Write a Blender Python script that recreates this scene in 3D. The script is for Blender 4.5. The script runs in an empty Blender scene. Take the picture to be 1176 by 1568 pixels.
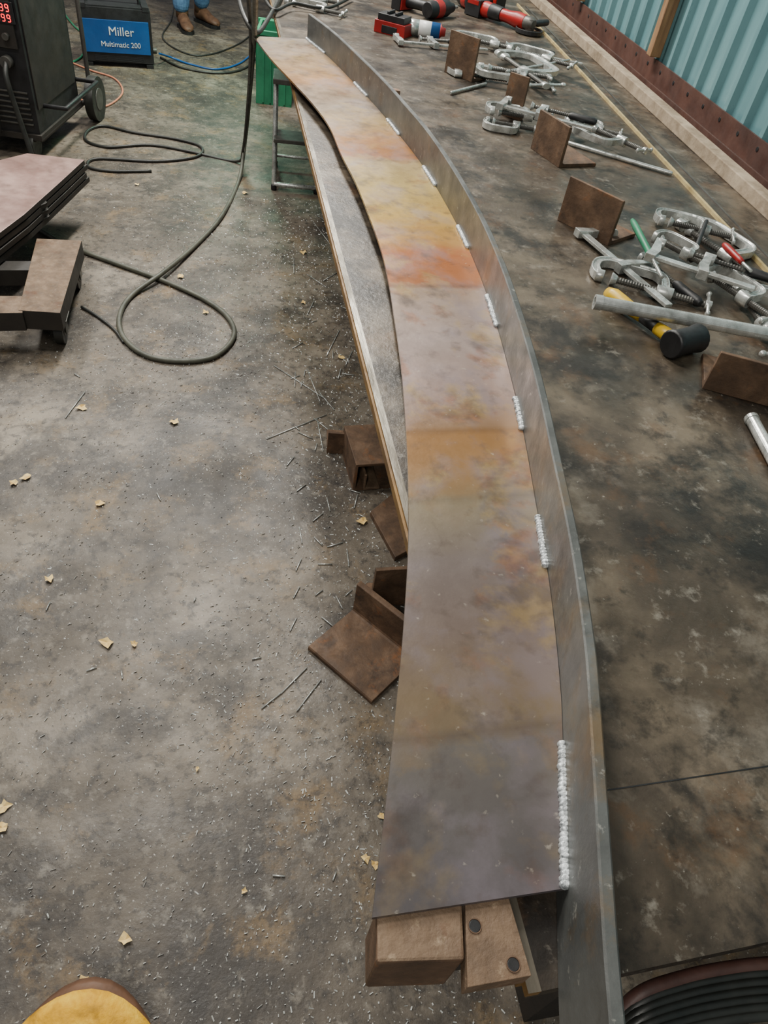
import bpy, bmesh, math, random
from mathutils import Vector, Matrix
random.seed(7)
# ---------------------------------------------------------------- survey of the place
F = 1087.0
CAM = Vector((0, 0, 1.6))
TZ = 0.85            # bench top height
d = Vector((-200, 1090, 1087)).normalized()
Zc = -d
Yc = Vector((-263, -1132, 1087)); Yc = (Yc - Yc.dot(Zc) * Zc).normalized()
Xc = Yc.cross(Zc)
def P(px, py, z=0.0):
    v = Vector((px - 588, py - 784, F))
    r = Vector((v.dot(Xc), v.dot(Yc), v.dot(Zc)))
    return CAM + r * ((z - CAM.z) / r.z)
def lin(c):
    return tuple(((x/255.0)/12.92 if x/255.0 <= .04045 else ((x/255.0+.055)/1.055)**2.4) for x in c) + (1,)
# ---------------------------------------------------------------- materials
def _noise(nt, vec, scale, detail=6, rough=.6, dist=0):
    n = nt.nodes.new('ShaderNodeTexNoise'); n.inputs['Scale'].default_value = scale
    n.inputs['Detail'].default_value = detail; n.inputs['Roughness'].default_value = rough
    n.inputs['Distortion'].default_value = dist
    nt.links.new(vec, n.inputs['Vector']); return n.outputs['Fac']
def _ramp(nt, fac, stops):
    r = nt.nodes.new('ShaderNodeValToRGB'); e = r.color_ramp.elements
    while len(e) < len(stops): e.new(0.5)
    for i, (p, c) in enumerate(stops):
        e[i].position = p; e[i].color = c if len(c) == 4 else lin(c)
    nt.links.new(fac, r.inputs[0]); return r.outputs[0]
def _mix(nt, fac, a, b, mode='MIX'):
    m = nt.nodes.new('ShaderNodeMix'); m.data_type = 'RGBA'; m.blend_type = mode
    if isinstance(fac, (int, float)): m.inputs[0].default_value = fac
    else: nt.links.new(fac, m.inputs[0])
    for s, i in ((a, 6), (b, 7)):
        if isinstance(s, tuple): m.inputs[i].default_value = s
        else: nt.links.new(s, m.inputs[i])
    return m.outputs[2]
def _hsv(nt, col, sat, val):
    h = nt.nodes.new('ShaderNodeHueSaturation'); h.inputs['Saturation'].default_value = sat; h.inputs['Value'].default_value = val
    nt.links.new(col, h.inputs['Color']); return h.outputs[0]
def mat(name, stops, scale=5, rough=.6, metal=0, bump=.15, bscale=60, overlays=(), stretch=(1, 1, 1), emit=0, dist=0.3, spec=.5, sat=1, val=1):
    m = bpy.data.materials.new(name); m.use_nodes = True; nt = m.node_tree
    b = nt.nodes['Principled BSDF']
    tc = nt.nodes.new('ShaderNodeTexCoord'); mp = nt.nodes.new('ShaderNodeMapping')
    mp.inputs['Scale'].default_value = stretch
    nt.links.new(tc.outputs['Object'], mp.inputs[0]); vec = mp.outputs[0]
    if len(stops) == 1: stops = [(.3, tuple(int(x*.85) for x in stops[0][1])), (.7, stops[0][1])]
    col = _ramp(nt, _noise(nt, vec, scale, 8, .62, dist), stops)
    for (c, sc, lo, hi, amt) in overlays:
        f = _ramp(nt, _noise(nt, vec, sc, 8, .68, .15), [(lo, (0, 0, 0, 1)), (hi, (amt, amt, amt, 1))])
        col = _mix(nt, f, col, lin(c))
    if sat != 1 or val != 1: col = _hsv(nt, col, sat, val)
    nt.links.new(col, b.inputs['Base Color'])
    b.inputs['Metallic'].default_value = metal
    b.inputs['Specular IOR Level'].default_value = spec
    rr = _ramp(nt, _noise(nt, vec, scale*2.3, 5), [(.3, (max(rough-.12, .05),)*3+(1,)), (.7, (min(rough+.12, 1),)*3+(1,))])
    nt.links.new(rr, b.inputs['Roughness'])
    if bump:
        bp = nt.nodes.new('ShaderNodeBump'); bp.inputs['Strength'].default_value = bump; bp.inputs['Distance'].default_value = .004
        nt.links.new(_noise(nt, vec, bscale, 6), bp.inputs['Height']); nt.links.new(bp.outputs[0], b.inputs['Normal'])
    if emit:
        nt.links.new(col, b.inputs['Emission Color']); b.inputs['Emission Strength'].default_value = emit
    return m
M_floor = mat('stained_concrete', [(.3, (38, 33, 28)), (.43, (74, 66, 56)), (.55, (100, 91, 79)), (.7, (132, 122, 107))], 2.2, .55, 0, .6, 45,
    [((34, 29, 25), 4.2, .48, .60, .75), ((126, 102, 66), 7.5, .54, .66, .5), ((138, 131, 119), 22, .56, .68, .45), ((32, 28, 25), 30, .52, .62, .7), ((198, 194, 184), 120, .61, .67, .65)])
M_table = mat('worn_table_steel', [(.32, (36, 31, 26)), (.48, (74, 65, 54)), (.66, (112, 100, 84))], 3.6, .42, .2, .25, 70,
    [((138, 130, 118), 6.5, .54, .68, .5), ((24, 21, 19), 3.4, .48, .59, .85), ((100, 70, 42), 8, .55, .68, .45), ((156, 150, 138), 30, .59, .73, .5), ((28, 25, 22), 22, .55, .66, .6), ((185, 180, 168), 90, .65, .72, .5)])
M_edge = mat('rusty_edge', [(.3, (92, 66, 34)), (.7, (140, 108, 60))], 12, .6, .2)
M_edgetop = mat('scuffed_edge_steel', [(.3, (72, 66, 56)), (.5, (116, 110, 98)), (.7, (204, 198, 184))], 12, .4, .5, .2, 80, stretch=(1, .25, 1))
M_dark = mat('dark_painted_frame', [(.3, (26, 24, 22)), (.7, (46, 41, 35))], 6, .6)
M_bar = mat('mill_scale_bar', [(.3, (66, 67, 66)), (.6, (92, 94, 92)), (.8, (114, 115, 111))], 7, .42, .3, .15, 90,
    [((114, 90, 54), 6, .54, .68, .6), ((180, 178, 168), 45, .62, .72, .6), ((48, 46, 43), 9, .56, .68, .6)])
M_rust = mat('rusty_angle_steel', [(.25, (56, 42, 32)), (.5, (90, 68, 50)), (.75, (124, 98, 76))], 14, .7, .1, .5, 60,
    [((40, 32, 28), 9, .52, .66, .7), ((138, 86, 44), 16, .58, .7, .55)])
M_rustlight = mat('tan_scaled_steel', [(.25, (74, 58, 44)), (.5, (102, 82, 63)), (.75, (130, 108, 86))], 20, .7, .1, .6, 90,
    [((92, 54, 30), 12, .55, .7, .7), ((160, 140, 115), 60, .6, .7, .5)])
M_weld = mat('weld_bead', [(.35, (120, 124, 126)), (.6, (225, 230, 232))], 160, .3, .5, .4, 300)
M_clamp = mat('galvanised_clamp', [(.3, (128, 130, 126)), (.7, (215, 217, 212))], 24, .28, .55, .1, 60)
M_black = mat('black_plastic', [(.3, (14, 14, 15)), (.7, (32, 32, 34))], 10, .5)
M_rubber = mat('cable_rubber', [(.3, (50, 52, 44)), (.7, (84, 84, 72))], 12, .55)
M_rubberd = mat('dark_cable_rubber', [(.3, (22, 24, 22)), (.7, (44, 44, 40))], 12, .5)
M_hose = mat('brown_hose', [(.3, (52, 34, 30)), (.7, (88, 58, 50))], 12, .55)
M_orange = mat('orange_cord', [(.5, (190, 120, 90))], 12)
M_blue = mat('blue_panel', [(.3, (8, 58, 112)), (.7, (14, 78, 138))], 4, .4)
M_red = mat('red_plastic', [(.3, (120, 18, 18)), (.7, (165, 28, 26))], 6, .4)
M_white = mat('white_label', [(.5, (225, 225, 222))], 6, .4)
M_led = mat('led_digits', [(.5, (255, 30, 40))], 6, .4, emit=4)
M_green = mat('green_paint', [(.3, (20, 95, 66)), (.7, (40, 130, 92))], 5, .5)
M_yellow = mat('yellow_leather', [(.25, (120, 84, 6)), (.5, (205, 152, 14)), (.75, (245, 205, 60))], 22, .75, 0, .6, 120)
M_yplastic = mat('yellow_plastic', [(.5, (215, 175, 30))], 6, .4)
M_stack = mat('pinkish_plate_steel', [(.25, (112, 88, 80)), (.55, (150, 122, 114)), (.8, (180, 152, 142))], 6, .4, .3, .15, 60, [((88, 70, 62), 8, .55, .7, .5)])
M_wall = mat('teal_siding', [(.3, (84, 124, 130)), (.7, (122, 162, 166))], 3, .3, .15, .05, 20, stretch=(1, 1, .3))
M_wood = mat('pine_timber', [(.3, (104, 74, 48)), (.7, (150, 116, 80))], 6, .75, 0, .3, 50, stretch=(6, 6, 1))
M_plank = mat('pale_dusty_plank', [(.3, (112, 96, 76)), (.7, (172, 156, 134))], 12, .8, 0, .4, 60)
M_girt = mat('maroon_primer_steel', [(.3, (60, 38, 32)), (.7, (88, 58, 48))], 8, .6, .1)
M_brass = mat('yellowed_strip', [(.3, (140, 120, 76)), (.7, (196, 178, 128))], 14, .6, .1)
M_denim = mat('blue_denim', [(.3, (52, 82, 120)), (.7, (92, 128, 165))], 30, .85, 0, .6, 300)
M_boot = mat('brown_boot_leather', [(.3, (72, 48, 32)), (.7, (108, 76, 54))], 20, .6)
M_jacket = mat('work_jacket', [(.3, (50, 52, 56)), (.7, (70, 72, 78))], 20, .9)
M_skin = mat('skin', [(.5, (205, 155, 128))], 10, .55)
M_hair = mat('hair', [(.5, (60, 42, 30))], 60, .7)
M_chip = mat('bright_metal_chips', [(.3, (150, 152, 148)), (.7, (232, 234, 228))], 50, .4, .3, 0)
M_leaf = mat('dry_leaf', [(.3, (196, 156, 84)), (.7, (238, 214, 150))], 40, .8)
M_grey = mat('grey_steel_scrap', [(.3, (60, 59, 56)), (.7, (98, 96, 91))], 10, .45, .4)
# ---------------------------------------------------------------- mesh builder
class MB:
    def __init__(s): s.v=[]; s.f=[]; s.mi=[]; s.sm=[]; s.mats=[]; s.M=Matrix()
    def add(s, vs, fs, m, smooth=False):
        o=len(s.v); s.v += [s.M @ Vector(v) for v in vs]
        if m not in s.mats: s.mats.append(m)
        k=s.mats.index(m)
        for f in fs: s.f.append([i+o for i in f]); s.mi.append(k); s.sm.append(smooth)
    def box(s, c, size, m, R=None):
        c=Vector(c); R=R or Matrix.Identity(3); vs=[]
        for x in (-.5,.5):
            for y in (-.5,.5):
                for z in (-.5,.5): vs.append(c+R@Vector((x*size[0],y*size[1],z*size[2])))
        s.add(vs,[(0,1,3,2),(4,6,7,5),(0,4,5,1),(2,3,7,6),(0,2,6,4),(1,5,7,3)],m)
    def loft(s, rings, m, cap=True, smooth=True):
        n=len(rings[0]); vs=[p for r in rings for p in r]; fs=[]
        for i in range(len(rings)-1):
            for j in range(n):
                k=(j+1)%n; fs.append((i*n+j,i*n+k,(i+1)*n+k,(i+1)*n+j))
        s.add(vs,fs,m,smooth)
        if cap: s.add(rings[0],[tuple(range(n))],m); s.add(rings[-1],[tuple(range(n))],m)
    def tube(s, pts, r, m, n=8, flat=1.0, up=None, smooth=True):
        pts=[Vector(p) for p in pts]; rings=[]; prev=None
        rr = r if isinstance(r,(list,tuple)) else [r]*len(pts)
        for i,p in enumerate(pts):
            t=(pts[min(i+1,len(pts)-1)]-pts[max(i-1,0)]).normalized()
            if prev is None:
                a=Vector((0,0,1)) if abs(t.z)<.9 else Vector((1,0,0))
                prev=t.cross(a).normalized()
            sx=(prev-prev.dot(t)*t).normalized(); prev=sx; sy=t.cross(sx)
            rings.append([p+sx*math.cos(2*math.pi*j/n)*rr[i]+sy*math.sin(2*math.pi*j/n)*rr[i]*flat for j in range(n)])
        s.loft(rings,m,True,smooth)
    def ribbon(s, pts, prof, m):
        """sweep a closed profile (u sideways, w up) along a horizontal path"""
        pts=[Vector(p) for p in pts]; rings=[]
        for i,p in enumerate(pts):
            t=(pts[min(i+1,len(pts)-1)]-pts[max(i-1,0)]).normalized(); sx=Vector((-t.y,t.x,0))
            rings.append([p+sx*a+Vector((0,0,b)) for a,b in prof])
        s.loft(rings,m,True,False)
    def cyl(s,a,b,r,m,r2=None,n=18): s.tube([a,b],[r,r if r2 is None else r2],m,n)
    def ring(s,a,b,ro,ri,m,n=24):
        a=Vector(a);b=Vector(b);t=(b-a).normalized();q=Vector((0,0,1)) if abs(t.z)<.9 else Vector((1,0,0))
        x=t.cross(q).normalized();y=t.cross(x)
        def R(c,r): return [c+x*math.cos(2*math.pi*j/n)*r+y*math.sin(2*math.pi*j/n)*r for j in range(n)]
        s.loft([R(a,ri),R(a,ro),R(b,ro),R(b,ri),R(a,ri)],m,False,False)
    def prism(s, poly, z0, z1, m, mtop=None):
        n=len(poly); vs=[(p[0],p[1],z0) for p in poly]+[(p[0],p[1],z1) for p in poly]
        s.add(vs,[tuple(range(n))]+[(i,(i+1)%n,n+(i+1)%n,n+i) for i in range(n)],m)
        s.add([(p[0],p[1],z1) for p in poly],[tuple(range(n))],mtop or m)
    def prismx(s, prof, x0, x1, m):   # profile in (y,z)
        n=len(prof); vs=[(x0,p[0],p[1]) for p in prof]+[(x1,p[0],p[1]) for p in prof]
        s.add(vs,[tuple(range(n)),tuple(range(n,2*n))]+[(i,(i+1)%n,n+(i+1)%n,n+i) for i in range(n)],m)
    def ell(s, c, r, m, nu=14, nv=9):
        c=Vector(c); rings=[]
        for i in range(1,nv):
            a=math.pi*i/nv
            rings.append([c+Vector((r[0]*math.sin(a)*math.cos(2*math.pi*j/nu),r[1]*math.sin(a)*math.sin(2*math.pi*j/nu),r[2]*math.cos(a))) for j in range(nu)])
        s.loft(rings,m,True,True)
    def build(s, name, bevel=0, parent=None, uv=None):
        cx=[min(v[i] for v in s.v) for i in range(3)]; cX=[max(v[i] for v in s.v) for i in range(3)]
        o=Vector(((cx[0]+cX[0])/2,(cx[1]+cX[1])/2,cx[2]))
        if parent: o=parent.matrix_world.translation.copy()
        me=bpy.data.meshes.new(name); me.from_pydata([tuple(v-o) for v in s.v],[],s.f)
        for m in s.mats: me.materials.append(m)
        for p,k,sm in zip(me.polygons,s.mi,s.sm): p.material_index=k; p.use_smooth=sm
        bm=bmesh.new(); bm.from_mesh(me)
        bmesh.ops.remove_doubles(bm,verts=bm.verts,dist=1e-6)
        bmesh.ops.recalc_face_normals(bm,faces=bm.faces); bm.to_mesh(me); bm.free()
        ob=bpy.data.objects.new(name,me); bpy.context.scene.collection.objects.link(ob)
        if parent: ob.parent=parent
        else: ob.location=o
        if bevel:
            b=ob.modifiers.new('bevel','BEVEL'); b.width=bevel; b.segments=2; b.limit_method='ANGLE'; b.angle_limit=math.radians(50)
        return ob
def frame(a, b, z):
    """local frame: origin at a, x towards b, y horizontal away, z up"""
    A=P(a[0],a[1],z); B=P(b[0],b[1],z); x=(B-A); L=x.length; x.normalize(); y=Vector((0,0,1)).cross(x)
    M=Matrix(((x.x,y.x,0,A.x),(x.y,y.y,0,A.y),(0,0,1,z),(0,0,0,1)))
    return M,L
def smooth(pts, k=8):
    pts=[Vector(p) for p in pts]; out=[]
    q=[pts[0]*2-pts[1]]+pts+[pts[-1]*2-pts[-2]]
    for i in range(1,len(q)-2):
        for j in range(k):
            t=j/k; a,b,c,e=q[i-1],q[i],q[i+1],q[i+2]
            out.append(.5*((2*b)+(c-a)*t+(2*a-5*b+4*c-e)*t*t+(3*b-a-3*c+e)*t**3))
    out.append(pts[-1]); return out
def resample(pts,n):
    L=[0]
    for a,b in zip(pts,pts[1:]): L.append(L[-1]+(b-a).length)
    out=[];j=0
    for i in range(n):
        t=L[-1]*i/(n-1)
        while j<len(L)-2 and L[j+1]<t: j+=1
        u=(t-L[j])/max(L[j+1]-L[j],1e-9); out.append(pts[j].lerp(pts[j+1],min(u,1)))
    return out
# ---------------------------------------------------------------- camera
cam=bpy.data.cameras.new('camera'); co=bpy.data.objects.new('camera',cam); bpy.context.scene.collection.objects.link(co)
r=Vector((Xc.x,Yc.x,Zc.x)); u=-Vector((Xc.y,Yc.y,Zc.y)); bk=-Vector((Xc.z,Yc.z,Zc.z))
Mx=Matrix(((r.x,u.x,bk.x,CAM.x),(r.y,u.y,bk.y,CAM.y),(r.z,u.z,bk.z,CAM.z),(0,0,0,1)))
co.matrix_world=Mx; cam.sensor_fit='VERTICAL'; cam.sensor_height=36; cam.lens=36*F/1568; cam.clip_start=.02
bpy.context.scene.camera=co
# ---------------------------------------------------------------- floor
W2=P(1176,213,.95); W1=P(1005,85,.95)
wx=(W1-W2); wx.z=0; wx.normalize(); wn=Vector((-wx.y,wx.x,0))   # wn points to the table side
W0=Vector((W2.x,W2.y,0))
def wp(s,t,z=0): return W0+wx*s+wn*t+Vector((0,0,z))
fl=MB()
fp=[wp(-4,0),wp(8,0),wp(8,8.5),wp(-4,8.5)]
fl.prism([(p.x,p.y) for p in fp],-.1,0,M_floor); fl.build('floor')
# ---------------------------------------------------------------- right wall
w=MB(); w.M=Matrix(((wx.x,wn.x,0,W0.x),(wx.y,wn.y,0,W0.y),(0,0,1,0),(0,0,0,1)))
prof=[]; s=-4.0
while s<8:
    prof += [(s,0),(s+.09,0),(s+.10,.024),(s+.125,.024),(s+.135,0)]; s+=.15
n=len(prof); vs=[(a,b,0) for a,b in prof]+[(a,b,3.4) for a,b in prof]
w.add(vs,[(i,i+1,n+i+1,n+i) for i in range(n-1)],M_wall)
w.prism([(-4,-.03),(8,-.03),(8,-.01),(-4,-.01)],0,3.4,M_girt)
w.build('wall_right')
def walllocal(m): m.M=Matrix(((wx.x,wn.x,0,W0.x),(wx.y,wn.y,0,W0.y),(0,0,1,0),(0,0,0,1))); return m
pl=P(985,88,.95)-W0; ps=pl.dot(wx)
t=walllocal(MB())
for k in (-2.4,-1.2,0,1.2,2.4,3.6): t.box((ps+k,.05,2.17),(.05,.05,2.42),M_wood)
t.build('trim_1',.003)
g=walllocal(MB())
g.prismx([(0.026,.84),(.12,.84),(.12,.90),(.112,.90),(.112,.848),(.034,.848),(.034,.95),(.026,.95)],-3,6,M_girt)
k=-2.9
while k<6:
    g.cyl((k,.033,.92),(k,.036,.92),.008,M_black,n=10); k+=.16
g.build('trim_2')
pk=walllocal(MB()); pk.box((1.5,.165,.872),(9,.05,.044),M_plank); pk.build('trim_3',.003)
# ---------------------------------------------------------------- welding table
xl=P(540,475,TZ).x
yN=P(832,1518,TZ).y; nr=P(1176,1455,TZ); nl=P(950,1505,TZ)
slope=(nr.y-nl.y)/(nr.x-nl.x)
def wallx(y): 
    q=wp(0,.125); return q.x+(y-q.y)*wx.x/wx.y
yF=5.2
xr=wallx(yN); yR=yN+slope*(wallx(yN)-xl)
T=MB()
T.prism([(xl,yN),(wallx(yR),yR),(wallx(yF),yF),(xl,yF)],TZ-.02,TZ,M_table)
T.prism([(xl-.003,yN),(xl+.010,yN),(xl+.010,yF),(xl-.003,yF)],TZ-.012,TZ+.0015,M_edge,M_edgetop)
T.prism([(xl-.007,yN+.01),(xl+.004,yN+.01),(xl+.004,yF),(xl-.007,yF)],TZ-.020,TZ-.004,M_edge)
ys=(yN+.12,(yN+yF)/2,yF-.12)
for y in ys:
    for x in (xl+.3,wallx(y)-.1): T.box((x,y,(TZ-.02)/2),(.08,.08,TZ-.021),M_dark)
    T.box(((xl+.02+wallx(y)-.02)/2,y,TZ-.06),(wallx(y)-xl-.06,.08,.08),M_dark)
T.box((xl+.30,(yN+yF)/2,TZ-.07),(.06,yF-yN-.1,.1),M_dark)
T.prism([(xl+.02,yN+.17),(wallx(yN+.2),yN+.17+slope*1.2),(wallx(yN+.2),yN+.1715+slope*1.2),(xl+.02,yN+.1715)],TZ-.001,TZ+.0005,M_black)
bz=TZ+.036-.0065
bq=[P(a,c,bz) for a,c in ((576,1390),(577,1474),(712,1470),(708,1380))]
bcx=sum(p.x for p in bq)/4; bcy=max(p.y for p in bq)-.02
T.box(((bcx-.02+xl+.3)/2,bcy,bz-.095-.02),(xl+.3-bcx+.02,.03,.04),M_dark)
T.build('welding_table')
A1=P(860,80,TZ); A2=P(1176,418,TZ); dv=(A1-A2).normalized(); pv=Vector((-dv.y,dv.x,0))
st=MB(); e0=A2-dv*1.2; e1=A1+dv*1.1
for off,wd,hh,mm in ((0,.009,.010,M_brass),(-.05,.006,.004,M_grey)):
    a=e0+pv*off; b=e1+pv*off; c=b+pv*wd; q=a+pv*wd
    st.prism([(a.x,a.y),(b.x,b.y),(c.x,c.y),(q.x,q.y)],TZ,TZ+hh,mm)
st.build('trim_4')
# ---------------------------------------------------------------- curved plate with welded bar
PZ=TZ+.036
Lpx=[(388,55),(415,90),(445,122),(480,160),(505,195),(522,235),(545,280),(565,330),(583,380),(595,430),(603,480),(612,540),(618,600),(622,660),(625,720),(626,780),(625,850),(621,920),(615,1000),(608,1070),(600,1150),(590,1240),(580,1320),(570,1405)]
Rpx=[(470,60),(506,90),(545,130),(580,168),(610,205),(650,258),(700,345),(745,450),(790,610),(822,780),(842,900),(857,1040),(862,1140),(868,1360)]
Rext=[(872,1500),(877,1600),(882,1720)]
LW=smooth([P(a,b,PZ) for a,b in Lpx]); RW=smooth([P(a,b,PZ) for a,b in Rpx])
N=140;K=10
Lr=resample(LW,N); Rr=resample(RW,N)
asm=bpy.data.objects.new('curved_stringer_assembly',None); bpy.context.scene.collection.objects.link(asm); asm.location=P(700,700,TZ); bpy.context.view_layer.update()
o=asm.location
vs=[];uv=[]
for i in range(N):
    for j in range(K+1):
        t_=j/K; p=Lr[i].lerp(Rr[i],t_); vs.append(p-o); uv.append((i/(N-1),t_))
fs=[(i*(K+1)+j,i*(K+1)+j+1,(i+1)*(K+1)+j+1,(i+1)*(K+1)+j) for i in range(N-1) for j in range(K)]
me=bpy.data.meshes.new('plate'); me.from_pydata([tuple(v) for v in vs],[],fs)
ul=me.uv_layers.new(name='UVMap')
for lp in me.loops: ul.data[lp.index].uv=uv[lp.vertex_index]
plate=bpy.data.objects.new('heat_tinted_plate',me); bpy.context.scene.collection.objects.link(plate); plate.parent=asm
sd=plate.modifiers.new('s','SOLIDIFY'); sd.thickness=.006
me.update(); sd.offset = -1 if me.polygons[0].normal.z>0 else 1
mids=[(Lr[i]+Rr[i])/2 for i in range(N)]
def py_of(p):
    v=p-CAM; X=Vector((r.dot(v),-u.dot(v),-bk.dot(v))); return X.y/X.z*F+784
pys=[py_of(m) for m in mids]
def frac(py):
    for i in range(1,N):
        if pys[i]>=py: return max(0,(i-1+(py-pys[i-1])/(pys[i]-pys[i-1]))/(N-1))
    return 1.0
bands=[(60,(150,138,124)),(100,(164,136,102)),(126,(162,122,82)),(134,(150,128,106)),(165,(144,128,110)),(185,(166,142,102)),(215,(158,116,76)),(240,(150,102,66)),(247,(168,148,112)),
 (285,(174,152,100)),(330,(176,146,84)),(372,(166,126,78)),(385,(160,102,68)),(437,(152,102,72)),(441,(148,128,112)),(520,(152,137,131)),(600,(142,122,113)),(653,(134,108,84)),(659,(142,108,74)),
 (715,(136,107,77)),(757,(128,110,86)),(762,(128,117,97)),(850,(112,103,99)),(960,(106,94,87)),(1060,(110,96,78)),(1117,(108,96,80)),(1124,(96,91,87)),(1250,(88,84,82)),(1400,(83,79,80))]
pm=bpy.data.materials.new('heat_tinted_steel'); pm.use_nodes=True; nt=pm.node_tree; b=nt.nodes['Principled BSDF']
tc=nt.nodes.new('ShaderNodeTexCoord'); ux=nt.nodes.new('ShaderNodeSeparateXYZ'); nt.links.new(tc.outputs['UV'],ux.inputs[0])
ov=tc.outputs['Object']
def math_(op,a,b_):
    m=nt.nodes.new('ShaderNodeMath'); m.operation=op
    for i,x in enumerate((a,b_)):
        if isinstance(x,(int,float)): m.inputs[i].default_value=x
        else: nt.links.new(x,m.inputs[i])
    return m.outputs[0]
nz=math_('MULTIPLY',math_('SUBTRACT',_noise(nt,ov,4,3),.5),.008)
nz2=math_('MULTIPLY',math_('SUBTRACT',_noise(nt,ov,10,6,.62,.2),.5),.12)
colA=_ramp(nt,math_('ADD',ux.outputs[0],nz),[(frac(a),c) for a,c in bands])
colB=_ramp(nt,math_('ADD',ux.outputs[0],nz2),[(frac(a),c) for a,c in bands])
col=_mix(nt,_ramp(nt,_noise(nt,ov,6,4),[(.4,(.1,.1,.1,1)),(.6,(.6,.6,.6,1))]),colA,colB)
# colour patches are strongest in the flame-heated middle of the plate
heat=_ramp(nt,ux.outputs[0],[(0,(.8,.8,.8,1)),(frac(760),(1,1,1,1)),(frac(1000),(.5,.5,.5,1)),(frac(1150),(.28,.28,.28,1))])
for (c,sc,lo,hi,am,hot) in (((114,106,112),8,.47,.62,.5,0),((162,138,86),10,.54,.66,.55,1),((138,88,56),13,.56,.68,.45,1),((58,52,51),11,.55,.67,.5,0),((76,65,58),26,.54,.68,.4,0),((190,182,168),80,.65,.75,.4,0)):
    f=_ramp(nt,_noise(nt,ov,sc,6,.6,.2),[(lo,(0,0,0,1)),(hi,(am,am,am,1))])
    if hot: f=math_('MULTIPLY',f,heat)
    col=_mix(nt,f,col,lin(c))
lines=[]
for py,am in ((172,.3),(247,.35),(439,.55),(656,.55),(760,.5),(1121,.35)):
    q=frac(py); wdt=.0022; lines+=[(q-wdt,(0,0,0,1)),(q,(am,am,am,1)),(q+wdt*1.2,(0,0,0,1))]
lf=_ramp(nt,math_('ADD',ux.outputs[0],math_('MULTIPLY',nz,.5)),lines)
col=_mix(nt,lf,col,lin((58,46,40)))
col=_hsv(nt,col,1.12,1.0)
nt.links.new(col,b.inputs['Base Color']); b.inputs['Metallic'].default_value=.35
rr=_ramp(nt,_noise(nt,ov,8,6),[(.3,(.24,.24,.24,1)),(.7,(.44,.44,.44,1))]); nt.links.new(rr,b.inputs['Roughness'])
bp=nt.nodes.new('ShaderNodeBump'); bp.inputs['Strength'].default_value=.18; bp.inputs['Distance'].default_value=.003
nt.links.new(_noise(nt,ov,22,5),bp.inputs['Height']); nt.links.new(bp.outputs[0],b.inputs['Normal'])
me.materials.append(pm)
BW=smooth([P(a,c,PZ) for a,c in Rpx+Rext]); Br=resample(BW,170)
bar=MB(); rings=[]
for i,p in enumerate(Br):
    tt=(Br[min(i+1,169)]-Br[max(i-1,0)]).normalized(); nn=Vector((-tt.y,tt.x,0))
    if nn.x<0: nn=-nn
    q=p+nn*.0005; z0=TZ+.001; z1=PZ+.088; c=.002
    def V(off,z): v=q+nn*off; return Vector((v.x,v.y,z))
    rings.append([V(0,z0),V(.013,z0),V(.013,z1-c),V(.013-c,z1),V(c,z1),V(0,z1-c)])
bar.loft(rings,M_bar,True,False); bar.build('curved_flat_bar',parent=asm)
wl=MB(); RWf=resample(RW,1500); RP=[py_of(p) for p in RWf]
for (y0,y1) in ((58,82),(128,148),(184,207),(257,285),(348,380),(455,500),(612,657),(793,868),(1140,1358)):
    idx=[i for i,v in enumerate(RP) if y0<=v<=y1]
    if len(idx)<2: continue
    a,bq_=idx[0],idx[-1]; seg=RWf[a:bq_+1]; L=sum((p-q).length for p,q in zip(seg,seg[1:])); m_=max(3,int(L/.005))
    for k,p in enumerate(resample(seg,m_)):
        j=min(a+int((bq_-a)*k/(m_-1)),1498); tt=(RWf[j+1]-RWf[j]).normalized(); nn=Vector((-tt.y,tt.x,0)); 
        if nn.x>0: nn=-nn
        c=p+nn*(.002+random.uniform(-.0008,.0008))+Vector((0,0,.002))
        rr_=random.uniform(.0052,.0064); wl.ell(c,(rr_,rr_*.8,.0055),M_weld,10,7)
wl.build('stitch_welds',parent=asm)
sp=MB()
for (a,c) in ((690,350),(730,600),(765,850),(800,1150),(600,150)):
    p=P(a,c,TZ); sp.box((p.x,p.y,TZ+.0145),(.05,.03,.029),M_rust)
sp.build('spacer_blocks',parent=asm)
# ---------------------------------------------------------------- near-end support steel
m=MB(); m.prism([(p.x,p.y) for p in bq],bz-.095,bz,M_rust,M_rustlight); m.build('steel_block',.003)
m=MB()
pa=[P(a,c,bz) for a,c in ((712,1370),(716,1512),(814,1494),(772,1350))]
m.prism([(p.x,p.y) for p in pa],TZ+.002,bz,M_rustlight)
for hq in (P(727,1418,bz),P(786,1477,bz)):
    m.cyl((hq.x,hq.y,bz-.002),(hq.x,hq.y,bz+.0006),.0056,M_black,n=20)
    m.ring((hq.x,hq.y,bz-.001),(hq.x,hq.y,bz+.0012),.0068,.0056,M_rust)
m.build('drilled_lug',.0015)
h=MB()
for k in range(7):
    o_=k*13
    pts=[P(935,1640+o_,.74),P(948,1560+o_,.76),P(985,1520+o_,.78),P(1050,1497+o_*1.0,.78),P(1120,1483+o_,.78),P(1190,1476+o_,.78),P(1300,1470+o_,.76)]
    h.tube(smooth(pts,6),.0055 if k else .008,M_hose if k in(0,) else M_rubberd,8)
h.build('welding_hoses')
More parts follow.
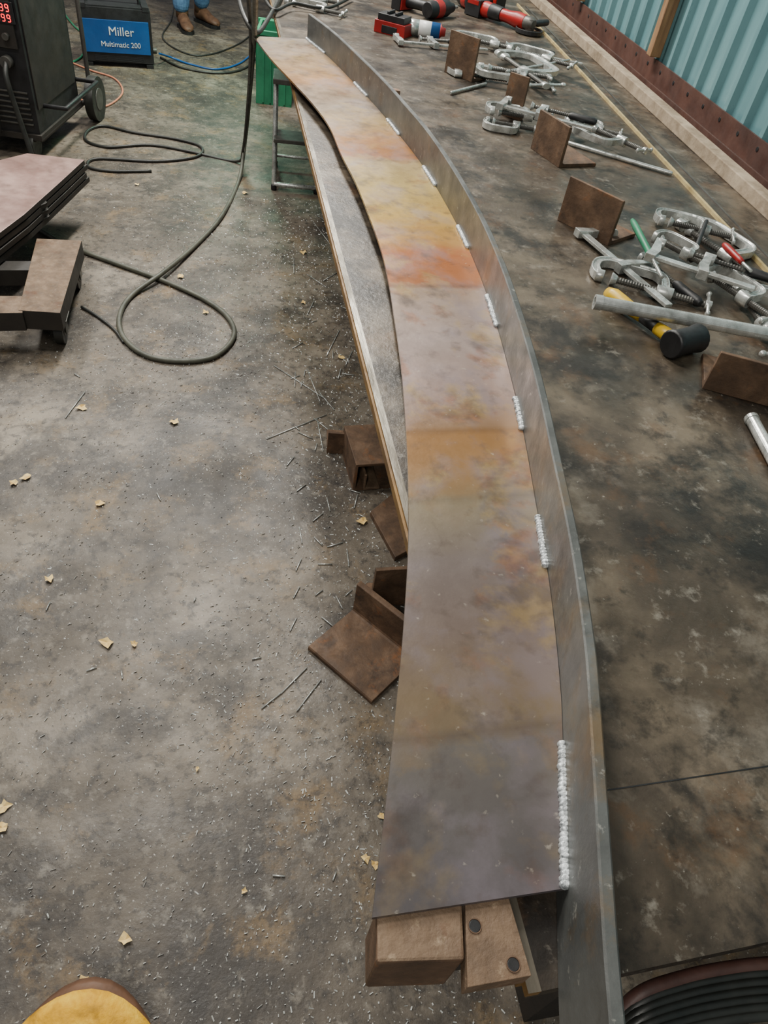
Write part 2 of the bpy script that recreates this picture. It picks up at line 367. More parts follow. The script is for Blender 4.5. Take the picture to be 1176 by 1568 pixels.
# ---------------------------------------------------------------- angle iron offcuts
def angle(name,a,b,z,leg=.13,flat=.13,th=.011,mt=M_rust,tilt=0,L=None,shift=(0,0,0)):
    m=MB(); Mf,l=frame(a,b,z)
    Mf=Mf@Matrix.Translation(shift)
    if tilt: Mf=Mf@Matrix.Rotation(tilt,4,'X')
    m.M=Mf; l=L or l; f=.008
    m.prismx([(0,0),(flat,0),(flat,th*.7),(flat-.003,th),(th+f,th),(th+f*.3,th+f*.3),(th,th+f),(th,leg-.003),(th*.7,leg),(0,leg)],0,l,mt)
    return m.build(name,.0012)
angle('angle_iron_offcut',(853,337),(930,377),TZ,.118,.13)
angle('angle_iron_offcut',(812,227),(855,257),TZ,.12,.15)
angle('angle_iron_offcut',(680,110),(722,126),TZ,.15,.1)
angle('angle_iron_offcut',(767,176),(795,186),TZ,.14,.08)
angle('angle_iron_offcut',(1075,595),(1210,632),TZ,.085,.13)
# ---------------------------------------------------------------- clamps
IB=[(-.011,-.008),(-.011,.008),(-.007,.008),(-.005,.005),(.005,.005),(.007,.008),(.011,.008),(.011,-.008),(.007,-.008),(.005,-.005),(-.005,-.005),(-.007,-.008)]
def cclamp(a,b,z=0,flip=1,hm=M_clamp,thk=1.0):
    m=MB(); Mf,L=frame(a,b,TZ+z); k=L/.34
    m.M=Mf@Matrix.Diagonal((k,k*flip*1.15,1,1))
    zc=.014; 
    pth=[(-.002,.0,zc),(-.012,.012,zc),(-.02,.04,zc),(-.014,.075,zc),(.008,.094,zc),(.04,.1,zc),(.14,.1,zc),(.172,.09,zc),(.188,.066,zc),(.192,.03,zc),(.192,.0,zc)]
    m.ribbon(smooth(pth,3),[(x*1.15,y*1.25) for x,y in IB],M_clamp)
    m.cyl((-.012,0,zc),(.012,0,zc),.015,M_clamp)
    m.cyl((.168,0,zc),(.216,0,zc),.016,M_clamp)
    pts=[(.05+i*.004,0,zc) for i in range(68)]
    m.tube(pts,[.0085 if i%2 else .0068 for i in range(68)],hm if hm is not M_clamp else M_grey,10,smooth=False)
    m.cyl((.034,0,zc),(.052,0,zc),.016,M_clamp,r2=.01)
    m.cyl((.312,0,zc),(.33,0,zc),.011,M_clamp)
    m.cyl((.321,-.045,zc-.002),(.321,.05,zc+.006),.005,M_clamp,n=10)
    m.ell((.321,-.045,zc-.002),(.008,.008,.008),M_clamp,8,6); m.ell((.321,.05,zc+.006),(.008,.008,.008),M_clamp,8,6)
    return m.build('c_clamp',.0008)
def fclamp(a,b,z=0,flip=1,jaw=.36,hm=M_red):
    m=MB(); Mf,L=frame(a,b,TZ+z); m.M=Mf@Matrix.Diagonal((1,flip,1,1)); zc=.016
    m.box((L/2,0,zc),(L,.020,.008),M_clamp)
    def jawpoly(x,s_): return [(x-.012,-.018),(x+.012,-.018),(x+.012+.006*s_,.02),(x+.007,.1),(x-.007,.1),(x-.012+.006*s_,.02)]
    m.prism(jawpoly(.012,1),zc-.010,zc+.010,M_clamp); m.cyl((.012,.092,zc),(.03,.092,zc),.013,M_clamp)
    xj=L*jaw+.05
    m.prism(jawpoly(xj,-1),zc-.012,zc+.012,M_clamp); m.cyl((xj-.014,.092,zc),(xj+.014,.092,zc),.014,M_clamp)
    n_=40; sl=.14; pts=[(xj-.04+i*sl/n_,.092,zc) for i in range(n_)]
    m.tube(pts,[.0065 if i%2 else .0052 for i in range(n_)],M_grey,8,smooth=False)
    m.cyl((xj-.05,.092,zc),(xj-.038,.092,zc),.014,M_clamp,r2=.009)
    m.tube([(xj+.09,.092,zc),(xj+.1,.092,zc),(xj+.14,.092,zc),(xj+.18,.092,zc),(xj+.19,.092,zc)],[.008,.012,.011,.012,.008],hm,10)
    m.build('bar_clamp',.001)
for a,b,z,f in (((915,430),(1090,478),0,1),((1000,372),(1085,418),.026,1),((1040,352),(1172,440),0,1),((1010,345),(1125,372),.012,1),
    ((1075,425),(1185,500),.03,1),
    ((745,192),(822,205),0,-1),((752,176),(850,192),.026,1),((868,192),(952,214),0,1),((700,118),(850,138),0,1),((735,108),(845,125),.026,-1),
    ((765,88),(838,140),.026,1),((700,62),(800,82),.015,1),((780,80),(880,108),.03,1),((1128,452),(1200,560),.012,1),((900,200),(990,240),.026,-1),((440,8),(530,28),0,1),((470,2),(520,10),.0,-1)):
    cclamp(a,b,z,f)
fclamp((885,362),(1020,478),.0,1,.4,M_black)
fclamp((985,398),(1150,452),.045,1,.35,M_black)
fclamp((720,70),(890,104),.0,1,.3,M_black)
fclamp((608,70),(745,82),.0,1,.3,M_black)
fclamp((760,168),(905,205),.045,1,.3,M_black)
def rod(name,a,b,z,rad,mt,hollow=False,z2=None):
    m=MB(); A=P(a[0],a[1],TZ+z); B=P(b[0],b[1],TZ+(z if z2 is None else z2))
    if hollow:
        m.ring(A,B,rad,rad*.75,mt); m.ring(A,A.lerp(B,.04),rad*1.12,rad*.9,mt)
    else: 
        m.tube([A,A.lerp(B,.02),A.lerp(B,.98),B],[rad*.7,rad,rad,rad*.7],mt,12)
    return m.build(name)
rod('clamp_pipe',(910,462),(1200,516),.05,.0145,M_clamp,True)
rod('steel_rod',(868,218),(1030,266),.008,.007,M_clamp)
rod('steel_rod',(690,142),(745,128),.008,.006,M_clamp)
rod('steel_rod',(1150,640),(1215,760),.012,.012,M_clamp,True)
rod('steel_rod',(775,110),(872,92),.04,.006,M_clamp)
def driver(a,b,mt,z=.03):
    m=MB(); A=P(a[0],a[1],TZ+z); B=P(b[0],b[1],TZ+z)
    pts=[A.lerp(B,q) for q in (0,.06,.15,.6,.7,.72,.9,1)]
    m.tube(pts[:5],[.005,.008,.009,.008,.006],mt,10); m.tube(pts[4:],[.004,.004,.004,.004],M_clamp,8)
    m.build('screwdriver')
driver((968,337),(1014,425),M_green,.06); driver((1108,374),(1150,415),M_red,.075)
rod('black_bolt',(1058,400),(1082,338),.03,.006,M_black,z2=.05)
m=MB(); A=P(930,447,TZ+.02); B=P(1045,530,TZ+.02)
m.tube([A,A.lerp(B,.08),A.lerp(B,.2),A.lerp(B,.45),A.lerp(B,.5)],[.012,.018,.017,.013,.012],M_yplastic,12)
m.tube([A.lerp(B,.45),A.lerp(B,.7)],[.012,.013],M_black,12); m.tube([A.lerp(B,.68),A.lerp(B,.9)],[.014,.016],M_yplastic,12)
dd=(B-A).normalized(); nn=Vector((-dd.y,dd.x,0)); Cc=B+Vector((0,0,.012))
m.tube([Cc-nn*.045,Cc-nn*.04,Cc-nn*.02,Cc+nn*.02,Cc+nn*.04,Cc+nn*.045],[.027,.031,.028,.028,.031,.027],M_black,18)
m.build('dead_blow_hammer')
# ---------------------------------------------------------------- power tools at the far side
m=MB(); Mf,L=frame((572,48),(618,60),TZ); m.M=Mf
m.box((L/2,.05,.025),(L,.1,.05),M_red); m.box((L/2,.05,.063),(L*.86,.086,.026),M_black); m.box((L/2,-.001,.02),(L*.5,.004,.03),M_black)
m.box((L/2-.02,.05,.082),(.012,.07,.012),M_black); m.box((L/2+.02,.05,.082),(.012,.07,.012),M_black); m.build('battery_pack',.006)
m=MB(); A=P(624,40,TZ+.034); B=P(682,50,TZ+.034); 
m.tube([A,A.lerp(B,.04),A.lerp(B,.3)],[.02,.033,.033],M_clamp,18); m.tube([A.lerp(B,.3),A.lerp(B,.62)],[.0332,.0332],M_white,18)
m.tube([A.lerp(B,.62),A.lerp(B,.85)],[.0332,.0332],M_blue,18); m.tube([A.lerp(B,.85),A.lerp(B,.9),B],[.033,.02,.016],M_red,18); m.build('spray_can')
def grinder(a,b,name,k=None):
    m=MB(); Mf,L=frame(a,b,TZ); kk=k or L/.34; m.M=Mf@Matrix.Scale(kk,4); z=.04
    m.tube([(0,0,z),(.03,0,z),(.12,0,z),(.17,0,z),(.22,0,z),(.27,0,z)],[.03,.034,.026,.026,.033,.03],M_red,14)
    m.tube([(.06,0,z),(.13,0,z)],[.033,.03],M_black,14)
    m.box((-.03,0,z-.002),(.09,.075,.07),M_black); m.box((-.03,0,z+.02),(.07,.077,.02),M_red)
    m.tube([(.26,0,z),(.3,0,z),(.32,0,z)],[.028,.03,.02],M_grey,12)
    m.cyl((.3,0,z-.03),(.3,0,z+.02),.022,M_grey); m.cyl((.3,0,z-.032),(.3,0,z-.028),.062,M_rust,n=28)
    m.ring((.3,0,z-.036),(.3,0,z-.018),.066,.06,M_black)
    m.tube([(.3,.03,z),(.3,.06,z),(.3,.14,z)],[.01,.015,.014],M_black,10)
    m.build(name,.003)
grinder((735,27),(812,53),'angle_grinder',1.1)
def drill(a,b):
    m=MB(); Mf,L=frame(a,b,TZ); m.M=Mf@Matrix.Scale(1.15,4); z=.035
    m.tube([(0,0,z),(.02,0,z),(.14,0,z),(.17,0,z),(.2,0,z)],[.03,.034,.034,.024,.018],M_black,14)
    m.tube([(.05,0,z),(.1,0,z)],[.0352,.0352],M_red,14)
    m.tube([(.06,.02,z),(.05,.09,z),(.045,.15,z)],[.022,.02,.024],M_black,12); m.box((.045,.17,z),(.11,.05,.066),M_black); m.box((.045,.15,z),(.1,.02,.06),M_red)
    m.tube([(.2,0,z),(.24,0,z)],[.008,.006],M_clamp,8); m.build('impact_driver',.003)
drill((652,30),(702,24)); drill((705,8),(735,25))
# ---------------------------------------------------------------- floor machines
m=MB(); Mf,L=frame((131,100),(237,106),0); m.M=Mf; Hm=.36; D=.26
m.box((L/2,D/2,Hm/2+.015),(L,D,Hm-.03),M_black)
m.box((L/2,-.004,.19),(L*.92,.012,.2),M_blue)
m.box((L/2,D/2,Hm+.004),(L*.96,D*.9,.012),M_black)
for x in (.03,L-.03): m.box((x,D/2,.012),(.05,D*1.02,.024),M_black); m.box((x,D/2,Hm+.005),(.045,D*1.02,.03),M_black)
m.tube(smooth([(.06,D/2,Hm),(.08,D/2,Hm+.05),(L/2,D/2,Hm+.065),(L-.08,D/2,Hm+.05),(L-.06,D/2,Hm)],5),.012,M_black,10)
for k in range(6): m.box((L/2,-.002,.04+.006*k),(L*.7,.006,.002),M_black)
m.cyl((L,.08,.1),(L+.03,.08,.1),.02,M_grey)
welder=m.build('portable_welder',.006)
def text(body,Mt,size,par,mt):
    c=bpy.data.curves.new('label','FONT'); c.body=body; c.size=size; c.extrude=.001; c.align_x='CENTER'
    ob=bpy.data.objects.new('label',c); bpy.context.scene.collection.objects.link(ob); c.materials.append(mt)
    bpy.context.view_layer.update()
    ob.parent=par; ob.matrix_parent_inverse=par.matrix_world.inverted(); ob.matrix_world=Mt; return ob
bpy.context.view_layer.update()
RX=Matrix.Rotation(math.pi/2,4,'X')
text('Miller',Mf@Matrix.Translation((L/2+.03,-.0115,.2))@RX,.075,welder,M_white)
text('Multimatic 200',Mf@Matrix.Translation((L/2+.02,-.0115,.13))@RX,.045,welder,M_white)
m=MB(); Mf,L=frame((-75,188),(62,208),.12); m.M=Mf; D=.62; Hm=.66
m.box((L/2,D/2,Hm/2),(L,D,Hm),M_black)
m.box((L/2,-.006,Hm*.78),(L*.9,.014,Hm*.36),M_dark)
m.box((L/2,D/2,Hm+.01),(L*.98,D*.98,.02),M_red)
m.box((L+.003,D/2,Hm*.55),(.006,D*.9,Hm*.75),M_dark)
m.box((L*.5,D/2,-.01),(L*1.05,D*1.05,.03),M_dark)
for cx_ in (.62,.87):
    m.box((L*cx_,-.014,Hm*.83),(L*.22,.01,.09),M_black)
    for row in (0.02,-.022):
      for dg in range(3):
        xx=L*cx_+(dg-1)*.026
        for (dx,dz,sx,sz) in ((0,.014,.012,.004),(0,0,.012,.004),(0,-.014,.012,.004),(-.007,.007,.004,.012),(.007,.007,.004,.012),(.007,-.007,.004,.012)):
            m.box((xx+dx,-.02,Hm*.83+dz+row),(sx,.003,sz),M_led)
for i in range(4):
    m.cyl((L*(.5+.12*i),-.012,Hm*.68),(L*(.5+.12*i),-.035,Hm*.68),.016,M_grey if i%2 else M_red)
for i in range(7): m.box((L*.6,-.004,.05+i*.025),(L*.7,.008,.008),M_grey)
m.cyl((L*.6,-.012,.36),(L*.6,-.05,.36),.028,M_grey); m.cyl((L*.82,-.012,.34),(L*.82,-.05,.34),.028,M_grey)
m.tube(smooth([(L*.6,-.04,.36),(L*.6,-.09,.32),(L*.66,-.1,.2),(L*.6,-.09,.0),(L*.3,-.1,-.09)],6),.013,M_rubberd,8)
m.tube(smooth([(L*.82,-.04,.34),(L*.84,-.09,.28),(L*.9,-.1,.1),(L*.98,-.12,-.08)],6),.013,M_rubberd,8)
for xx in (.05,L-.05):
    m.cyl((xx-.015,.02,-.06),(xx+.015,.02,-.06),.06,M_rubberd,n=20); m.box((xx,.02,-.02),(.05,.05,.03),M_grey)
for xx in (-.05,L+.06):
    m.cyl((xx-.025,D+.1,.0),(xx+.025,D+.1,.0),.12,M_rubberd,n=28); m.cyl((xx-.028,D+.1,.0),(xx+.028,D+.1,.0),.06,M_grey,n=20)
m.cyl((-.07,D+.1,0),(L+.08,D+.1,0),.012,M_grey)
for xx in (.0,L): m.tube([(xx,.0,-.02),(xx,D+.2,-.02),(xx,D+.2,.5)],.014,M_dark,8)
m.tube([(L,.1,.12),(L+.12,.1,.12),(L+.12,D,.12),(L,D,.12)],.012,M_black,8)
m.build('welding_machine',.004)
m=MB(); z=.17
q=[P(a,c,z) for a,c in ((56,365),(125,368),(92,479),(28,475))]; m.prism([(p.x,p.y) for p in q],z-.075,z,M_dark,M_rustlight)
q=[P(a,c,z) for a,c in ((-120,452),(40,452),(34,478),(-120,480))]; m.prism([(p.x,p.y) for p in q],z-.075,z-.002,M_dark,M_rustlight)
q=[P(a,c,z) for a,c in ((-120,398),(52,398),(48,412),(-120,412))]; m.prism([(p.x,p.y) for p in q],z-.07,z-.004,M_dark)
for (a,c) in ((96,523),(-60,520),(118,440)):
    p=P(a,c,0); zz=.05
    m.cyl((p.x-.016,p.y,zz),(p.x+.016,p.y,zz),.05,M_rubberd,n=24); m.cyl((p.x-.018,p.y,zz),(p.x+.018,p.y,zz),.022,M_grey,n=14)
    for sx in (-.022,.022): m.box((p.x+sx,p.y+.01,.07),(.004,.045,.06),M_grey)
    m.box((p.x,p.y+.01,.102),(.07,.08,.006),M_grey)
m.build('steel_dolly',.003)
m=MB()
base=[(-90,262),(44,229),(132,239),(96,272),(40,322),(0,352),(-90,420)]
for i in range(4):
    zz=.172+i*.028; q=[P(a-i%2*3,c+i%2*3,.285) for a,c in base]
    m.prism([(p.x,p.y) for p in q],zz,zz+.022,M_dark,M_stack if i==3 else None)
for i in range(3):
    q=[P(a,c,.285) for a,c in ((0,300),(60,280),(70,300),(0,330))]; m.prism([(p.x,p.y) for p in q],.192+i*.028,.202+i*.028,M_dark)
m.build('steel_plate_stack',.002)
m=MB(); Mf,L=frame((415,290),(488,297),0); m.M=Mf; Hs=.52; D=.36
for x in (0.015,L-.015):
    m.tube([(x,0,.01),(x,.1,Hs*.55),(x,.14,Hs)],.013,M_clamp,8); m.tube([(x,D,.01),(x,.2,Hs)],.013,M_clamp,8)
    m.cyl((x,0,0),(x,0,.03),.016,M_black); m.cyl((x,D,0),(x,D,.03),.016,M_black)
    m.tube([(x,.04,.24),(x,.3,.24)],.009,M_clamp,8); m.tube([(x,.02,.06),(x,D-.01,.06)],.009,M_clamp,8)
m.tube([(0.015,0,.03),(L-.015,0,.03)],.013,M_clamp,8); m.tube([(0.015,D,.06),(L-.015,D,.06)],.009,M_clamp,8)
m.box((L/2,.1,.25),(L-.02,.16,.02),M_grey); m.box((L/2,.17,Hs),(L,.2,.025),M_grey); m.build('step_stool',.003)
m=MB(); Mf,L=frame((392,158),(446,165),0); m.M=Mf
for i,(c,s_) in enumerate((((L/2,.01,.22),(L,.02,.44)),((L/2,.34,.22),(L,.02,.44)),((.01,.17,.22),(.02,.34,.44)),((L-.01,.17,.22),(.02,.34,.44)),((L/2,.17,.01),(L,.34,.02)))): m.box(c,s_,M_green)
m.box((L/2,-.006,.43),(L+.03,.02,.03),M_green); m.box((L/2,.35,.43),(L+.03,.02,.03),M_green)
for k in range(4): m.box((L*(.2+.2*k),-.003,.2),(.014,.012,.38),M_green)
m.build('green_bin',.004)
# ---------------------------------------------------------------- cables
def cable(name,pts,rad,mt):
    m=MB(); m.tube(smooth([P(p[0],p[1],p[2] if len(p)>2 else rad) for p in pts],8),rad,mt,10); return m.build(name)
cable('welding_cable',[(40,345),(60,352),(95,372),(135,388),(190,408),(250,430),(310,457),(348,485),(358,515),(330,545),(280,553),(225,545),(190,518),(183,485),(202,452),(250,417,.025),(300,375),(340,330),(366,275),(376,210,.15),(382,150,.4),(387,90,.7),(390,40,.95),(392,-40,1.2)],.0105,M_rubber)
cable('welding_cable',[(232,262,.008),(170,262),(135,255),(150,243),(240,247),(300,240),(308,225),(270,213),(205,203),(160,193),(135,200),(132,215),(165,225),(230,222),(290,232),(360,247),(372,230,.1),(380,150,.45),(384,60,.85),(378,-30,1.1)],.008,M_rubberd)
cable('welding_cable',[(244,82,.08),(262,88,.02),(290,98),(330,106),(365,98),(392,78),(420,60)],.007,M_blue)
cable('welding_cable',[(246,88,.008),(280,104),(335,112),(375,104),(400,80)],.008,M_rubberd)
cable('extension_cord',[(100,92,.006),(140,108),(175,120),(188,140),(172,158),(148,164),(120,150)],.006,M_orange)
cable('extension_cord',[(88,-20,.006),(96,15),(112,38),(128,55),(126,85),(100,100)],.007,M_green)
cable('welding_cable',[(125,470),(150,485),(175,505),(190,525)],.006,M_rubberd)
cable('extension_cord',[(400,-10,.9),(420,15,.88),(450,5,.88),(500,12,.87),(540,-5,.87)],.007,M_rubberd)
cable('extension_cord',[(360,-30,1.0),(372,20,.95),(392,50,.9),(410,30,.88),(432,-10,.87)],.009,M_rubberd)
cable('extension_cord',[(270,-10,.006),(262,30),(250,60),(300,85),(360,70),(400,40)],.006,M_rubberd)
# ---------------------------------------------------------------- offcuts on the floor below the plate
angle('angle_iron_offcut',(640,1010),(545,934),0,.13,.19,.016,M_rust)
angle('angle_iron_offcut',(566,930),(640,925),.0,.16,.08,.014,M_rust)
# short open-ended square tube with an angle nested in it
m=MB(); Mf,L=frame((540,752),(625,746),0); m.M=Mf; Hh_=.115; D=.2; th=.009
for c,s_ in (((L/2,D/2,th/2),(L,D,th)),((L/2,D/2,Hh_-th/2),(L,D,th)),((th/2,D/2,Hh_/2),(th,D,Hh_-2*th)),((L-th/2,D/2,Hh_/2),(th,D,Hh_-2*th))): m.box(c,s_,M_rust)
m.box((.035,D*.45,Hh_*.4),(.008,D,.06),M_rustlight); m.box((.06,D*.45,th+.006),(.055,D,.01),M_rustlight)
m.build('square_tube_offcut',.002)
angle('angle_iron_offcut',(500,694),(532,696),0,.09,.12,.012,M_rust)
m=MB()
q=[P(a,c,.0) for a,c in ((566,790),(600,762),(640,775),(640,840),(604,860))]; m.prism([(p.x,p.y) for p in q],.0,.02,M_rust); m.build('plate_offcut',.002)
# ---------------------------------------------------------------- scattered debris
m=MB()
def chip(x,y,l,wd,a,z=.0015,mt=M_chip):
    c,s_=math.cos(a),math.sin(a)
    m.add([(x-c*l-s_*wd,y-s_*l+c*wd,z*.4),(x+c*l-s_*wd,y+s_*l+c*wd,z*.4),(x+c*l+s_*wd,y+s_*l-c*wd,z*2),(x-c*l+s_*wd,y-s_*l-c*wd,z*1.4)],[(0,1,2,3)],mt)
clus=[(random.uniform(-1.4,xl+.2),random.uniform(0,3.5)) for _ in range(40)]
for i in range(11500):
    if random.random()<.45: 
        cx_,cy_=random.choice(clus); x=random.gauss(cx_,.15); y=random.gauss(cy_,.15)
    else:
        y=random.uniform(-.1,4.0); x=xl-abs(random.gauss(0,.5))+.3
    chip(x,y,random.uniform(.0006,.0026)*random.choice((1,1,1,2.2)),random.uniform(.0005,.0013),random.uniform(0,3.14))
m.build('metal_shavings')
m=MB()
stubs=[(408,672,500,635),(420,560,500,612),(430,1062,470,1022),(455,1088,492,1040),(480,640,505,660),(500,545,520,505),(495,430,520,415),(488,600,512,628),(470,565,490,615),(100,640,130,600),(400,1085,432,1060),(485,640,495,690),(480,340,510,380),(485,330,520,350),(470,420,500,440)]
for i in range(70):
    px=random.uniform(450,600); py=random.uniform(310,950); a_=random.uniform(0,3.14); l=random.uniform(8,26); stubs.append((px,py,px+l*math.cos(a_),py+l*math.sin(a_)))
for i in range(10):
    px=random.uniform(60,560); py=random.uniform(500,1500); a_=random.uniform(0,3.14); l=random.uniform(6,20); stubs.append((px,py,px+l*math.cos(a_),py+l*math.sin(a_)))
for (a,c,b_,e) in stubs:
    A=P(a,c,.003);B=P(b_,e,.003); m.cyl(A,B,.0018,M_clamp,n=8)
m.build('welding_rod_stubs')
m=MB()
for (a,c,sz) in ((125,625,.026),(268,648,.026),(42,732,.025),(22,742,.02),(152,772,.022),(75,889,.019),(164,985,.026),(206,987,.014),(192,1440,.018),(276,425,.026),(465,388,.026),(210,284,.02),(522,548,.024),(465,465,.02),(556,800,.026),(5,1268,.02),(303,1178,.008),(130,1505,.018),(374,1365,.01),(6,1236,.02),(583,1250,.012),(560,1315,.014),(575,1325,.014),(606,890,.02),(375,297,.025),(315,480,.02)):
    p=P(a,c,0); a0=random.uniform(0,6.28); nn=9; ring=[]
    for k in range(nn):
        t_=2*math.pi*k/nn; rr_=sz*(1 if k%2 else .68)*random.uniform(.7,1)*(.55+.45*abs(math.cos(t_/2)))
        ring.append((p.x+rr_*math.cos(t_+a0),p.y+rr_*math.sin(t_+a0),random.uniform(.002,.012)))
    m.add([(p.x,p.y,.004)]+ring,[(0,k+1,(k+1)%nn+1) for k in range(nn)],M_leaf)
m.build('dry_leaves')
# ---------------------------------------------------------------- leather glove on the floor
m=MB(); A=P(155,1522,0); B=P(115,1700,0); x=(B-A); x.z=0; x.normalize(); y=Vector((0,0,1)).cross(x)
m.M=Matrix(((x.x,y.x,0,A.x),(x.y,y.y,0,A.y),(0,0,1,0),(0,0,0,1)))@Matrix.Diagonal((1,1.22,1,1))
def er(cx,cy,ry,rz,n=24,tilt=0,zc=None): 
    zc=rz+.002 if zc is None else zc
    return [Vector((cx+tilt*math.cos(2*math.pi*j/n)**2,cy+ry*math.cos(2*math.pi*j/n),zc+rz*math.sin(2*math.pi*j/n))) for j in range(n)]
m.loft([er(.03,0,.06,.03,zc=.04,tilt=.05),er(.0,0,.075,.036,zc=.042,tilt=.05),er(-.01,0,.082,.04,zc=.044,tilt=.055)],M_boot,False)
m.loft([er(-.01,0,.082,.04,zc=.044,tilt=.055),er(.0,0,.088,.043,zc=.046,tilt=.055),er(.01,0,.092,.046,zc=.048,tilt=.05)],M_boot,False)
m.loft([er(.01,0,.092,.046,zc=.048,tilt=.05),er(.04,0,.104,.048,zc=.05,tilt=.04),er(.10,0,.095,.042,zc=.044),er(.15,0,.075,.034,zc=.036),er(.2,0,.075,.028,zc=.03),er(.26,0,.072,.022,zc=.024),er(.28,0,.06,.014,zc=.02)],M_yellow,True)
for i,(cy,l) in enumerate(((-.052,.085),(-.018,.1),(.018,.095),(.052,.075))):
    m.tube(smooth([(.25,cy*.9,.024),(.25+l*.5,cy*1.1,.03),(.25+l,cy*1.2,.018)],4),.017,M_yellow,10)
m.tube(smooth([(.17,.05,.026),(.21,.095,.028),(.26,.11,.02)],4),.018,M_yellow,10)
m.build('leather_welding_glove')
# ---------------------------------------------------------------- standing worker (only the lower legs enter the frame)
wk=bpy.data.objects.new('standing_worker',None); bpy.context.scene.collection.objects.link(wk)
p0=P(312,36,0); toe=P(350,52,0); hd=(toe-p0); ang=math.atan2(hd.y,hd.x)-math.pi/2
wk.location=p0; wk.rotation_euler=(0,0,ang)
def skinned(name,verts,edges,rads,mt,root=0,sub=2):
    me=bpy.data.meshes.new(name); me.from_pydata(verts,edges,[]); me.materials.append(mt)
    ob=bpy.data.objects.new(name,me); bpy.context.scene.collection.objects.link(ob); ob.parent=wk
    ob.modifiers.new('skin','SKIN')
    for i,v in enumerate(me.skin_vertices[0].data): v.radius=rads[i] if isinstance(rads[i],tuple) else (rads[i],rads[i]); v.use_root=(i==root)
    sb=ob.modifiers.new('sub','SUBSURF'); sb.levels=sub; sb.render_levels=sub
    return ob
f1=(0,0); f2=(.30,.12)
hip=(.15,.06)
skinned('jeans',[(hip[0],hip[1],.96),(hip[0]-.09,hip[1],.9),(hip[0]-.12,hip[1]+.01,.5),(f1[0],f1[1]-.03,.1),(hip[0]+.09,hip[1],.9),(hip[0]+.12,hip[1]+.03,.5),(f2[0],f2[1]-.03,.1),(hip[0],hip[1],1.05)],
  [(0,1),(1,2),(2,3),(0,4),(4,5),(5,6),(0,7)],[.13,.095,.08,.075,.095,.08,.075,.13],M_denim)
hx,hy=hip
skinned('jacket',[(hx,hy,1.0),(hx,hy,1.2),(hx,hy,1.4),(hx,hy,1.5),(hx-.19,hy,1.42),(hx-.25,hy+.04,1.14),(hx-.2,hy+.24,1.02),(hx+.19,hy,1.42),(hx+.25,hy+.04,1.14),(hx+.2,hy+.24,1.02)],
  [(0,1),(1,2),(2,3),(2,4),(4,5),(5,6),(2,7),(7,8),(8,9)],[(.16,.12),(.16,.12),(.17,.12),.07,.065,.055,.04,.065,.055,.04],M_jacket)
bpy.context.view_layer.update()
hm=MB(); hm.M=wk.matrix_world.copy()
hm.tube([(hx,hy,1.46),(hx,hy+.01,1.56)],[.06,.055],M_skin,14); 
hm.ell((hx,hy+.02,1.65),(.075,.095,.115),M_skin,20,14); hm.ell((hx,hy+.0,1.685),(.082,.1,.095),M_hair,20,14)
hm.ell((hx,hy+.115,1.635),(.013,.018,.022),M_skin,10,8); hm.ell((hx,hy+.105,1.59),(.025,.01,.007),M_red,10,6)
for sx in (-1,1):
    hm.ell((hx+sx*.03,hy+.103,1.655),(.012,.008,.008),M_white,10,8); hm.ell((hx+sx*.03,hy+.109,1.655),(.005,.004,.005),M_black,8,6)
    hm.ell((hx+sx*.077,hy+.015,1.64),(.01,.02,.03),M_skin,10,8)
    w0=Vector((hx+sx*.2,hy+.24,1.02))
    hm.ell(w0+Vector((-sx*.01,.06,-.02)),(.02,.05,.042),M_skin,12,8)
    for k in range(4):
        q=w0+Vector((-sx*.01,.1,.012-.02*k)); l=(.07,.08,.075,.06)[k]
        hm.tube(smooth([q,q+Vector((-sx*.01,l*.5,-.008)),q+Vector((-sx*.035,l*.8,-.02))],3),.009,M_skin,8)
    q=w0+Vector((-sx*.015,.04,.015)); hm.tube(smooth([q,q+Vector((-sx*.03,.035,.012)),q+Vector((-sx*.045,.07,.0))],3),.0105,M_skin,8)
hm.build('head_and_hands',parent=wk)
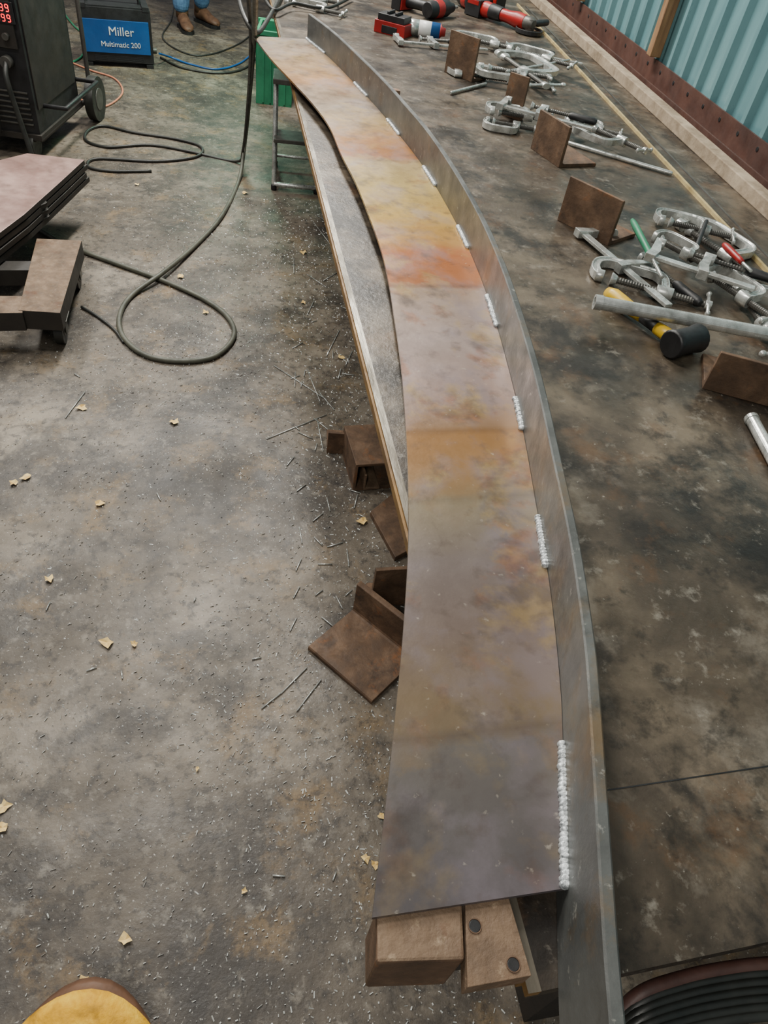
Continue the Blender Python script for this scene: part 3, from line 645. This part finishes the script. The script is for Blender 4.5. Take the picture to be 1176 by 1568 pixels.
for nm,(fx,fy),ta in (('boot_1',f1,0),('boot_2',f2,-.4)):
    bm_=MB(); bm_.M=wk.matrix_world@Matrix.Translation((fx,fy,0))@Matrix.Rotation(ta,4,'Z')
    def rg(yy,hw,z0,z1,n=14): return [Vector((hw*math.cos(2*math.pi*j/n),yy,(z0+z1)/2+(z1-z0)/2*math.sin(2*math.pi*j/n))) for j in range(n)]
    bm_.loft([rg(-.1,.02,.02,.08),rg(-.085,.04,.02,.12),rg(-.03,.046,.02,.13),rg(.04,.044,.02,.12),rg(.1,.05,.02,.085),rg(.16,.05,.02,.075),rg(.195,.036,.02,.06),rg(.21,.015,.025,.045)],M_boot)
    bm_.tube([(0,-.04,.08),(0,-.04,.17)],[.052,.055],M_boot,14)
    sole=[(-.035,-.1),(-.046,-.06),(-.038,.02),(-.052,.1),(-.05,.17),(-.02,.212),(.02,.212),(.05,.17),(.052,.1),(.038,.02),(.046,-.06),(.035,-.1)]
    bm_.prism(sole,.0,.026,M_black); bm_.build(nm,parent=wk)
for ob in wk.children:
    if ob.name in ('boot_1','boot_2','head_and_hands'):
        ob.matrix_parent_inverse=wk.matrix_world.inverted(); ob.location=wk.location
# ---------------------------------------------------------------- light
wd=bpy.data.worlds.new('world'); bpy.context.scene.world=wd; wd.use_nodes=True
wd.node_tree.nodes['Background'].inputs[0].default_value=(.98,.99,1,1); wd.node_tree.nodes['Background'].inputs[1].default_value=.21
def area(loc,size,pw,colr=(1,.965,.89),tgt=None,sy=None):
    l=bpy.data.lights.new('ceiling_or_added_light','AREA'); l.energy=pw; l.color=colr; l.size=size
    if sy: l.shape='RECTANGLE'; l.size_y=sy
    ob=bpy.data.objects.new('ceiling_or_added_light',l); bpy.context.scene.collection.objects.link(ob); ob.location=loc
    if tgt: ob.rotation_euler=(Vector(tgt)-Vector(loc)).to_track_quat('-Z','Y').to_euler()
area((-.9,2.2,3.6),.3,92,tgt=(-.2,1.8,0),sy=1.4)
area((.3,5.0,3.6),.4,270,tgt=(0,3.4,0),sy=2.2)
area((-1.9,5.2,3.6),.4,120,tgt=(-2,3.5,0),sy=1.8)
area((-.6,-1.0,3.2),.4,50,tgt=(.1,.6,.8),sy=1.4)  # added fill behind the camera, brightens the near table corner and block fronts
gp=P(300,120,0)
area((gp.x+.3,gp.y,1.1),.3,14,(.35,1,.65),tgt=(gp.x,gp.y,0))  # low lamp added in place of green welding-screen light on the floor
